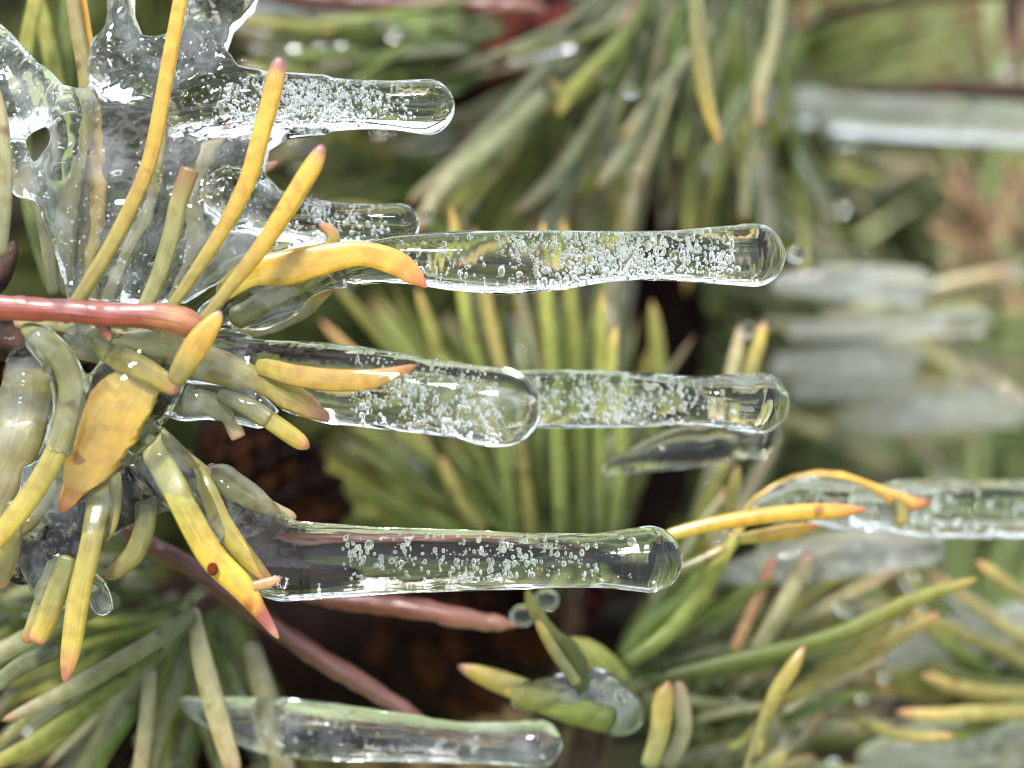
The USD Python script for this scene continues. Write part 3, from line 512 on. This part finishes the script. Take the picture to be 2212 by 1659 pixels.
t2 = thing('pine_twig', 'dull green tuft reaching down and left from the top edge', 'pine twig', P(1580, -60, -26))
stem(t2, [(1900, -260, 60, -30), (1700, -120, 50, -28), (1560, -40, 40, -26)])
for m, pts in ((Li, [(1500, -60, 34), (1508, 80, 38), (1525, 210, 36), (1556, 318, 22)]), ('needle_pale', [(1690, -40, 30), (1668, 100, 32), (1640, 200, 30), (1640, 280, 20)]), (Ms, [(1420, -40, 30), (1340, 90, 32), (1250, 180, 30), (1205, 250, 24)]),
               (Go, [(1300, 170, 26), (1220, 215, 28), (1120, 245, 30), (1058, 276, 22)]), (Ms, [(1390, 20, 24), (1300, 120, 26), (1215, 200, 26), (1190, 170, 20)]), (Ms, [(1080, 290, 22), (1040, 360, 24), (990, 430, 24), (960, 470, 20)]),
               (Gr, [(1320, 200, 30), (1240, 330, 32), (1160, 420, 32), (1105, 465, 22)]), (Gr, [(1420, 200, 26), (1370, 300, 30), (1310, 380, 30), (1290, 410, 22)]), (Gr, [(1200, 120, 40), (1100, 240, 42), (980, 360, 40), (880, 440, 30)]),
               (Gr, [(1180, 200, 40), (1080, 300, 44), (960, 400, 40), (900, 500, 30)]), (Go, [(970, 440, 22), (985, 470, 24), (1000, 500, 20)]), (Gr, [(1640, 250, 24), (1615, 380, 24), (1606, 480, 20)])):
    needle(t2, m, pts, R.uniform(-24, -18) if m != Li else -13, sides=7, rings=12, tip=.15)
fan(t2, (1430, 20), (200, 262), 92, (300, 760), (15, 27), (Gr, G, Gr, 'needle_pale', Ms), (-42, -24), beads=22, spread=60)
fan(t2, (1620, 20), (240, 290), 38, (250, 620), (16, 26), (Gr, G, Ms), (-42, -26), beads=14, spread=60)

t3 = thing('pine_twig', 'green needles sweeping left between the topmost icicle and the red cone', 'pine twig', P(1020, 90, -26))
stem(t3, [(1200, 40, 50, -36), (1080, 80, 46, -34), (980, 110, 36, -32)])
fan(t3, (1000, 80), (165, 222), 80, (220, 520), (16, 28), (G, G, Ms, Gr), (-36, -22), beads=8, spread=44)
fan(t3, (960, 440), (140, 215), 34, (160, 420), (24, 34), (G, Ms, Go), (-40, -28), beads=6, spread=40)

t4 = thing('pine_twig', 'tuft of olive and orange needles radiating at the lower right', 'pine twig', P(1340, 1450, -13))
stem(t4, [(1230, 1760, 70, -18), (1290, 1600, 60, -15), (1340, 1460, 44, -13)])
for m, pts, d in ((Ms, [(1345, 1440, 36), (1440, 1370, 38), (1520, 1270, 36), (1608, 1128, 22)], -10), (Ms, [(1420, 1470, 34), (1600, 1425, 38), (1800, 1375, 36), (1960, 1300, 34), (2112, 1250, 22)], -11),
               (Go, [(1690, 1515, 30), (1780, 1460, 34), (1900, 1400, 34), (2028, 1325, 22)], -13), (Li, [(1600, 1720, 26), (1635, 1600, 30), (1655, 1545, 32), (1680, 1490, 36), (1712, 1440, 34), (1738, 1395, 18)], -9), (Go, [(1630, 1640, 26), (1640, 1590, 28), (1650, 1545, 24)], -9),
               ('needle_pale', [(1630, 1410, 36), (1680, 1330, 40), (1720, 1250, 38), (1752, 1190, 26)], -13), ('needle_rust', [(1585, 1410, 24), (1620, 1330, 26), (1650, 1260, 24), (1670, 1200, 16)], -15), (Go, [(1575, 1130, 24), (1578, 1080, 30), (1588, 1040, 26), (1594, 1006, 14)], -12),
               ('needle_pale', [(1575, 900, 32), (1580, 820, 34), (1592, 760, 30), (1602, 700, 18)], -16), (Li, [(1605, 880, 28), (1622, 800, 32), (1640, 740, 28), (1652, 692, 16)], -15),
               ('needle_blade', [(1430, 1160, 26), (1550, 1130, 34), (1700, 1108, 36), (1800, 1104, 34), (1872, 1100, 16)], -6.5), ('needle_blade', [(1590, 1165, 22), (1660, 1155, 32), (1720, 1145, 30), (1768, 1134, 14)], -8), (Li, [(1460, 1235, 22), (1520, 1210, 28), (1570, 1180, 18)], -9),
               ('needle_blade', [(1590, 1130, 14), (1640, 1075, 20), (1720, 1035, 24), (1800, 1028, 26), (1870, 1050, 26), (1930, 1080, 40), (1975, 1088, 34), (2015, 1082, 14)], -10), (Go, [(1935, 1080, 22), (1945, 1110, 34), (1950, 1135, 20)], -9.5),
               (G, [(1345, 1430, 40), (1400, 1350, 44), (1480, 1290, 36), (1540, 1180, 22)], -16), (Go, [(1850, 1560, 24), (1960, 1590, 28), (2060, 1590, 18)], -14)):
    needle(t4, m, pts, d, sides=8, rings=16, tip=.14)
fan(t4, (1380, 1480), (-8, 75), 70, (260, 640), (16, 28), (Gr, G, Ms, 'needle_pale'), (-30, -16), beads=44)
fan(t4, (1500, 1640), (-5, 60), 44, (200, 560), (17, 30), (Gr, Ms, G, 'needle_pale'), (-28, -14), beads=34, spread=70)

t5 = thing('pine_twig', 'bud of stubby green blades glazed in ice left of the lower right tuft', 'pine twig', P(1250, 1500, -9))
stem(t5, [(1230, 1760, 50, -14), (1260, 1640, 50, -12), (1270, 1520, 50, -11)])
for m, pts, d in ((Li, [(1240, 1540, 50), (1150, 1500, 54), (1060, 1465, 46), (988, 1438, 18)], -9), (Ms, [(1330, 1560, 60), (1230, 1530, 66), (1140, 1505, 44), (1085, 1493, 16)], -8), (Ms, [(1250, 1520, 50), (1240, 1420, 50), (1190, 1370, 34), (1150, 1310, 28), (1138, 1272, 16)], -8),
                  (Li, [(1250, 1480, 24), (1200, 1410, 26), (1160, 1340, 20)], -7), (Ms, [(1350, 1580, 70), (1330, 1480, 76), (1270, 1410, 60), (1210, 1385, 20)], -11), (Li, [(1400, 1660, 40), (1425, 1580, 44), (1432, 1510, 46), (1446, 1470, 16)], -8), ('needle_pale', [(1440, 1660, 34), (1475, 1580, 38), (1470, 1500, 34), (1462, 1470, 20)], -10)):
    needle(t5, m, pts, d, sides=8, rings=14, tip=.14, flat=.5)
f5 = Field(.8, .17); f5.chain('a', [(1130, 1505, 30, -8), (1220, 1500, 44, -8.5), (1290, 1500, 56, -9), (1340, 1540, 50, -9)]); q5 = f5.build()['a']
part(t5, 'ice_glaze', q5[:2], 'crust_ice', normals=q5[2])

t6 = thing('pine_twig', 'grey green needles spilling down the lower left corner', 'pine twig', P(420, 1330, -10))
stem(t6, [(640, 1180, 60, -16), (520, 1260, 50, -13), (420, 1320, 40, -11)])
for m, pts, d in ((Gr, [(424, 1325, 30), (300, 1405, 40), (150, 1490, 40), (3, 1558, 16)], -6), (Ms, [(350, 1390, 34), (230, 1490, 42), (100, 1590, 40), (-30, 1660, 30)], -7), ('needle_pale', [(420, 1310, 20), (432, 1400, 44), (465, 1530, 50), (510, 1680, 40)], -7), ('needle_pale', [(325, 1440, 30), (318, 1540, 34), (300, 1680, 34)], -8),
                  (Gr, [(400, 1420, 24), (375, 1500, 34), (330, 1620, 34), (310, 1720, 30)], -9), ('needle_pale', [(540, 1385, 40), (570, 1490, 54), (600, 1600, 54), (625, 1720, 50)], -10), (G, [(300, 1520, 26), (220, 1640, 30), (180, 1720, 30)], -10), (Gr, [(260, 1290, 40), (140, 1340, 46), (0, 1410, 46), (-80, 1440, 40)], -6)):
    needle(t6, m, pts, d, sides=8, rings=16, tip=.12)
fan(t6, (430, 1330), (182, 300), 76, (220, 560), (17, 28), (Gr, G, Gr, Ms), (-30, -13), beads=30, spread=40, bsize=(6, 15))
fan(t6, (260, 1260), (150, 215), 26, (200, 420), (20, 34), (Gr, Gr, G), (-24, -12), beads=10, spread=50)

t7 = thing('pine_twig', 'yellow green needles poking in from the lower right edge', 'pine twig', P(2330, 1520, -18))
stem(t7, [(2600, 1560, 60, -24), (2450, 1540, 50, -21), (2300, 1520, 40, -18)])
for m, pts in ((Go, [(2280, 1500, 30), (2150, 1500, 34), (2050, 1480, 32), (1990, 1455, 20)]), (Go, [(2300, 1540, 30), (2120, 1540, 34), (2020, 1545, 32), (1935, 1538, 20)]), (Go, [(2260, 1320, 26), (2160, 1250, 30), (2110, 1212, 18)]), (Ms, [(2330, 1540, 40), (2200, 1530, 44), (2060, 1590, 30), (1960, 1580, 16)])):
    needle(t7, m, pts, R.uniform(-18, -14), sides=7, rings=12, tip=.15)
fan(t7, (2300, 1500), (140, 215), 40, (150, 420), (24, 36), (Ms, Go, G, Ms), (-34, -18), beads=8, spread=50)

t8 = thing('pine_twig', 'pale blurred needles lying flat behind the stacked icicles', 'pine twig', P(1640, 800, -40))
stem(t8, [(1500, 1000, 60, -50), (1580, 880, 50, -46), (1660, 780, 40, -42)])
fan(t8, (1650, 780), (-24, 24), 44, (220, 620), (24, 40), (Gr, 'needle_pale', 'needle_pale', Gr, Ms), (-50, -34), beads=44, spread=80, bsize=(10, 22))
fan(t8, (1500, 420), (-60, 40), 40, (220, 500), (24, 36), (Gr, G, Ms), (-52, -36), beads=12, spread=80, bsize=(8, 18))

t9 = thing('dead_sprig', 'blurred tan sprig of dead needles at the right edge above the stacked icicles', 'sprig', P(2140, 480, -44))
stem(t9, [(2300, 560, 30, -48), (2200, 510, 26, -46), (2130, 480, 20, -44)])
fan(t9, (2140, 480), (60, 300), 34, (60, 170), (16, 30), ('needle_far_brown', 'needle_far_brown', 'needle_rust'), (-48, -38), spread=34, iced=False)

# dark bough and red twigs
def red(label, pts, d, mat='red_twig_skin'):
    q = pts[0]; o = thing('red_twig', label, 'twig', P(q[0], q[1], d)); needle(o, mat, pts, d, flat=.9, sides=12, rings=60, tip=.12, name='bark', lump=.4); return o
red('long rust red twig slanting down below the lower icicle', [(250, 1120, 40), (330, 1180, 42), (430, 1235, 42), (650, 1395, 42), (780, 1475, 42), (920, 1560, 28)], -9)
red('pinkish red twig close under the thick lower icicle', [(560, 1250, 36), (700, 1288, 42), (880, 1312, 46), (1020, 1338, 42), (1115, 1352, 24)], -9)
red('dark red twig along the top edge above the red cone', [(480, -30, 36), (640, -4, 36), (850, 10, 38), (1060, 12, 36), (1180, 20, 26)], -24)
red('small pinkish twig tip at the top edge right of the black gap', [(1430, -80, 26), (1390, -20, 28), (1365, 30, 26), (1340, 68, 16)], -22)
red('blurred upright pink twig in the upper right corner', [(2200, -120, 44), (2192, -20, 48), (2184, 80, 44), (2182, 150, 26)], -44)
bough = thing('dark_bough', 'dark blurred bough above the broad grey icicle at the right', 'bough', P(2300, 205, -34))
needle(bough, 'dark_bark', [(2420, 215, 44), (2212, 200, 44), (2050, 192, 36), (1900, 194, 24), (1780, 196, 12)], -33, flat=1, name='bark')
bough2 = thing('dark_bough', 'thin dark bough in the gap at the top right of the pale vertical needle', 'bough', P(1900, 0, -36))
needle(bough2, 'dark_bark', [(2300, -30, 30), (1950, 2, 26), (1820, 26, 26), (1720, 66, 18)], -34, flat=1, name='bark')

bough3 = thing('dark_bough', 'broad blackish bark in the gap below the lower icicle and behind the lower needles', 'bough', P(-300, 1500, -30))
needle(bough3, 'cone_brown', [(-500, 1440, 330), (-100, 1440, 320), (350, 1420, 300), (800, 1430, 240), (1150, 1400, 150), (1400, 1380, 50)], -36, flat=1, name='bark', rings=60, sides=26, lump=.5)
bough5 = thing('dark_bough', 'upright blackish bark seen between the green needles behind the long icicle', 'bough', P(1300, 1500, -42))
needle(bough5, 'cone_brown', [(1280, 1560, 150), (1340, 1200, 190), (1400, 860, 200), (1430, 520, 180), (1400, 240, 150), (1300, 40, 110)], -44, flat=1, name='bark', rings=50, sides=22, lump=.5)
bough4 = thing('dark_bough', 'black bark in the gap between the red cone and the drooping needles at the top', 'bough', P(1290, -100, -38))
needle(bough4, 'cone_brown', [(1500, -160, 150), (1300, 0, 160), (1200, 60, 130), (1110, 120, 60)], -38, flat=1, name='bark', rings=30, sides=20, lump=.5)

# pine cones
def cone(label, x, y, d, rad, mats, axis, n=70, seed=1):
    g = random.Random(seed); o = thing('pine_cone', label, 'pine cone', P(x, y, d)); c = P(x, y, d); Rr = rad * S * K(d)
    a = np.array([math.cos(math.radians(axis)), math.sin(math.radians(axis)), .15]); a /= np.linalg.norm(a); b = np.cross(a, [0, 0, 1]); b /= np.linalg.norm(b); e = np.cross(a, b)
    v, f, uv = tube(np.array([[*(c - a * Rr * 1.2), Rr * .6], [*(c), Rr * 1.1], [*(c + a * Rr * 1.2), Rr * .3]]), flat=1, sides=8, rings=8, tip=.2); part(o, 'core', (v, f), 'cone_brown', uv=uv)
    for k in range(n):
        t = (k + .5) / n; th = k * 2.39996; h = (t * 2 - 1) * 1.15; rr = Rr * (.95 * math.sqrt(max(0.05, 1 - (h / 1.3) ** 2)))
        out = b * math.cos(th) + e * math.sin(th); tan = np.cross(a, out); root = c + a * h * Rr; L = rr * g.uniform(.75, 1.05); w = Rr * .26
        dirn = out * .82 + a * .5; dirn /= np.linalg.norm(dirn); up = np.cross(tan, dirn)
        s0, s1, s2 = root + dirn * L * .3, root + dirn * L * .85, root + dirn * L * 1.08 + a * Rr * .06
        V = np.array([s0 - tan * w * .5, s0 + tan * w * .5, s1 + tan * w, s2 + tan * w * .5, s2 - tan * w * .5, s1 - tan * w]); th_ = -up * Rr * .07
        V = np.vstack([V + np.outer([0, 0, 0, .0, .0, 0], th_), V + th_ * 1.6, [s1 - th_ * 1.2]])
        fc = [[12, i, (i + 1) % 6] for i in range(6)] + [[6 + i, 6 + (i + 1) % 6, i] for i in range(6)] + [[6 + (i + 1) % 6, (i + 1) % 6, i] for i in range(6)] + [[6, 6 + i + 1, 6 + i] for i in range(1, 5)]
        part(o, 'cone_scale', (V, np.array(fc)), g.choice(mats), smooth=False)
cone('dark brown cone with rusty scale edges under the lower icicle', 900, 1430, -32, 200, ('cone_brown', 'cone_brown', 'cone_rust'), 20, 90, 1)
cone('dark cone showing between the front icicle and the lower icicle', 560, 1010, -20, 140, ('cone_brown', 'cone_brown', 'cone_rust'), -40, 80, 2)
cone('red brown cone under the dark red twig at the top', 1000, 130, -36, 170, ('cone_red', 'cone_brown', 'cone_red'), 10, 80, 3)
cone('small red cone peeping out right of the two white beads', 1250, 1320, -24, 62, ('cone_red', 'cone_brown'), 60, 40, 4)
cone('nearly black cone beneath the grey green lower left needles', 330, 1640, -26, 150, ('cone_brown',), 15, 70, 5)
cone('blackish cone hidden behind the twig at the left edge', 40, 800, -8, 120, ('cone_brown', 'cone_brown', 'cone_red'), 10, 70, 6)

for x, y, r, d, lab in [(1910, 1465, 13, -12, 'bright round ice bead low at the right, upper of two'), (1862, 1510, 13, -12, 'bright round ice bead low at the right, lower of two'), (2188, 143, 26, -42, 'large white ice bead under the pink twig in the upper right corner'),
                        (1363, 196, 15, -16, 'ice bead right of the drooping orange needle tip'), (1615, 712, 17, -15, 'ringed ice bead beside the pale needles right of the long icicle'), (922, 468, 14, -14, 'white ice bead off the tip of the short blunt icicle'),
                        (1128, 1330, 24, -10, 'white ice bead at the tip of the pinkish red twig'), (1180, 1296, 24, -10, 'white ice bead above the stubby green blades'), (1345, 1503, 16, -6, 'ice bead on the right rim of the glazed bud'),
                        (1720, 548, 18, -14, 'pale ice bead off the tip of the long icicle'), (1830, 1310, 24, -15, 'pale ice bead behind the long curved olive needle')]:
    o = thing('ice_drop', lab, 'ice', P(x, y, d)); s = S * K(d) * r
    part(o, 'bead', (ICO2.vertices * [s * 1.1, s, s] + P(x, y, d), ICO2.faces), 'bead_ice')

# ------------------------------------------------------------------ far foliage of the same shrub, one mass
def far_foliage():
    root = UsdGeom.PointInstancer.Define(stage, '/World/far_pine_foliage'); pr = root.GetPrim()
    tag(pr, 'soft mass of pine foliage filling the background beyond the twigs', 'foliage', kind='stuff')
    paths = []
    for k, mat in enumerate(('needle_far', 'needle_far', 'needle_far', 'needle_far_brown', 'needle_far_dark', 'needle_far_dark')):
        vs, fs, us, at = [], [], [], 0; g = random.Random(100 + k)
        for i in range(46):
            th, ph, L = g.uniform(0, 2 * math.pi), g.uniform(.15, 1.35), g.uniform(22, 42); dr = np.array([math.sin(ph) * math.cos(th), math.sin(ph) * math.sin(th), math.cos(ph)])
            b = np.array([g.gauss(0, 2), g.gauss(0, 2), g.uniform(-14, 6)]); w = g.uniform(1.4, 2.2)
            v, f, uv = tube(np.array([[*b, w], [*(b + dr * L * .5), w], [*(b + dr * L + [0, 0, 3]), w * .6]]), sides=5, rings=5, tip=.25); vs.append(v); fs.append(f + at); us.append(uv); at += len(v)
        m = usdkit.mesh(stage, f'/World/far_pine_foliage/tuft_{k:03d}', (np.vstack(vs) * 1e-3, np.vstack(fs)), MAT[mat], smooth=True, uv=np.vstack(us)); paths.append(m.GetPath())
    pos, ori, idx, sc = [], [], [], []; g = random.Random(55)
    for i in range(1150):
        d = -120 - 420 * g.random(); k = S * (D - d) / D
        x, y = g.uniform(-1700, 1700) * k, g.uniform(-1300, 700) * k
        if d > -150 and abs(x / k) < 1000 and g.random() < .5: continue
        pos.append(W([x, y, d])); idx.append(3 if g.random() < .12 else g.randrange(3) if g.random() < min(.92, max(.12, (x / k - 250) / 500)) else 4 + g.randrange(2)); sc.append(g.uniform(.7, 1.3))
        ax = np.array([g.gauss(0, 1), g.gauss(0, 1), g.gauss(0, 1)]); ax /= np.linalg.norm(ax); a = g.uniform(-1.2, 1.2); ori.append(Gf.Quath(math.cos(a / 2), *(ax * math.sin(a / 2)).tolist()))
    root.CreatePrototypesRel().SetTargets(paths); root.CreatePositionsAttr(Vt.Vec3fArray.FromNumpy(np.array(pos, np.float32)))
    root.CreateProtoIndicesAttr(idx); root.CreateOrientationsAttr(Vt.QuathArray(ori)); root.CreateScalesAttr(Vt.Vec3fArray([Gf.Vec3f(s, s, s) for s in sc]))
far_foliage()
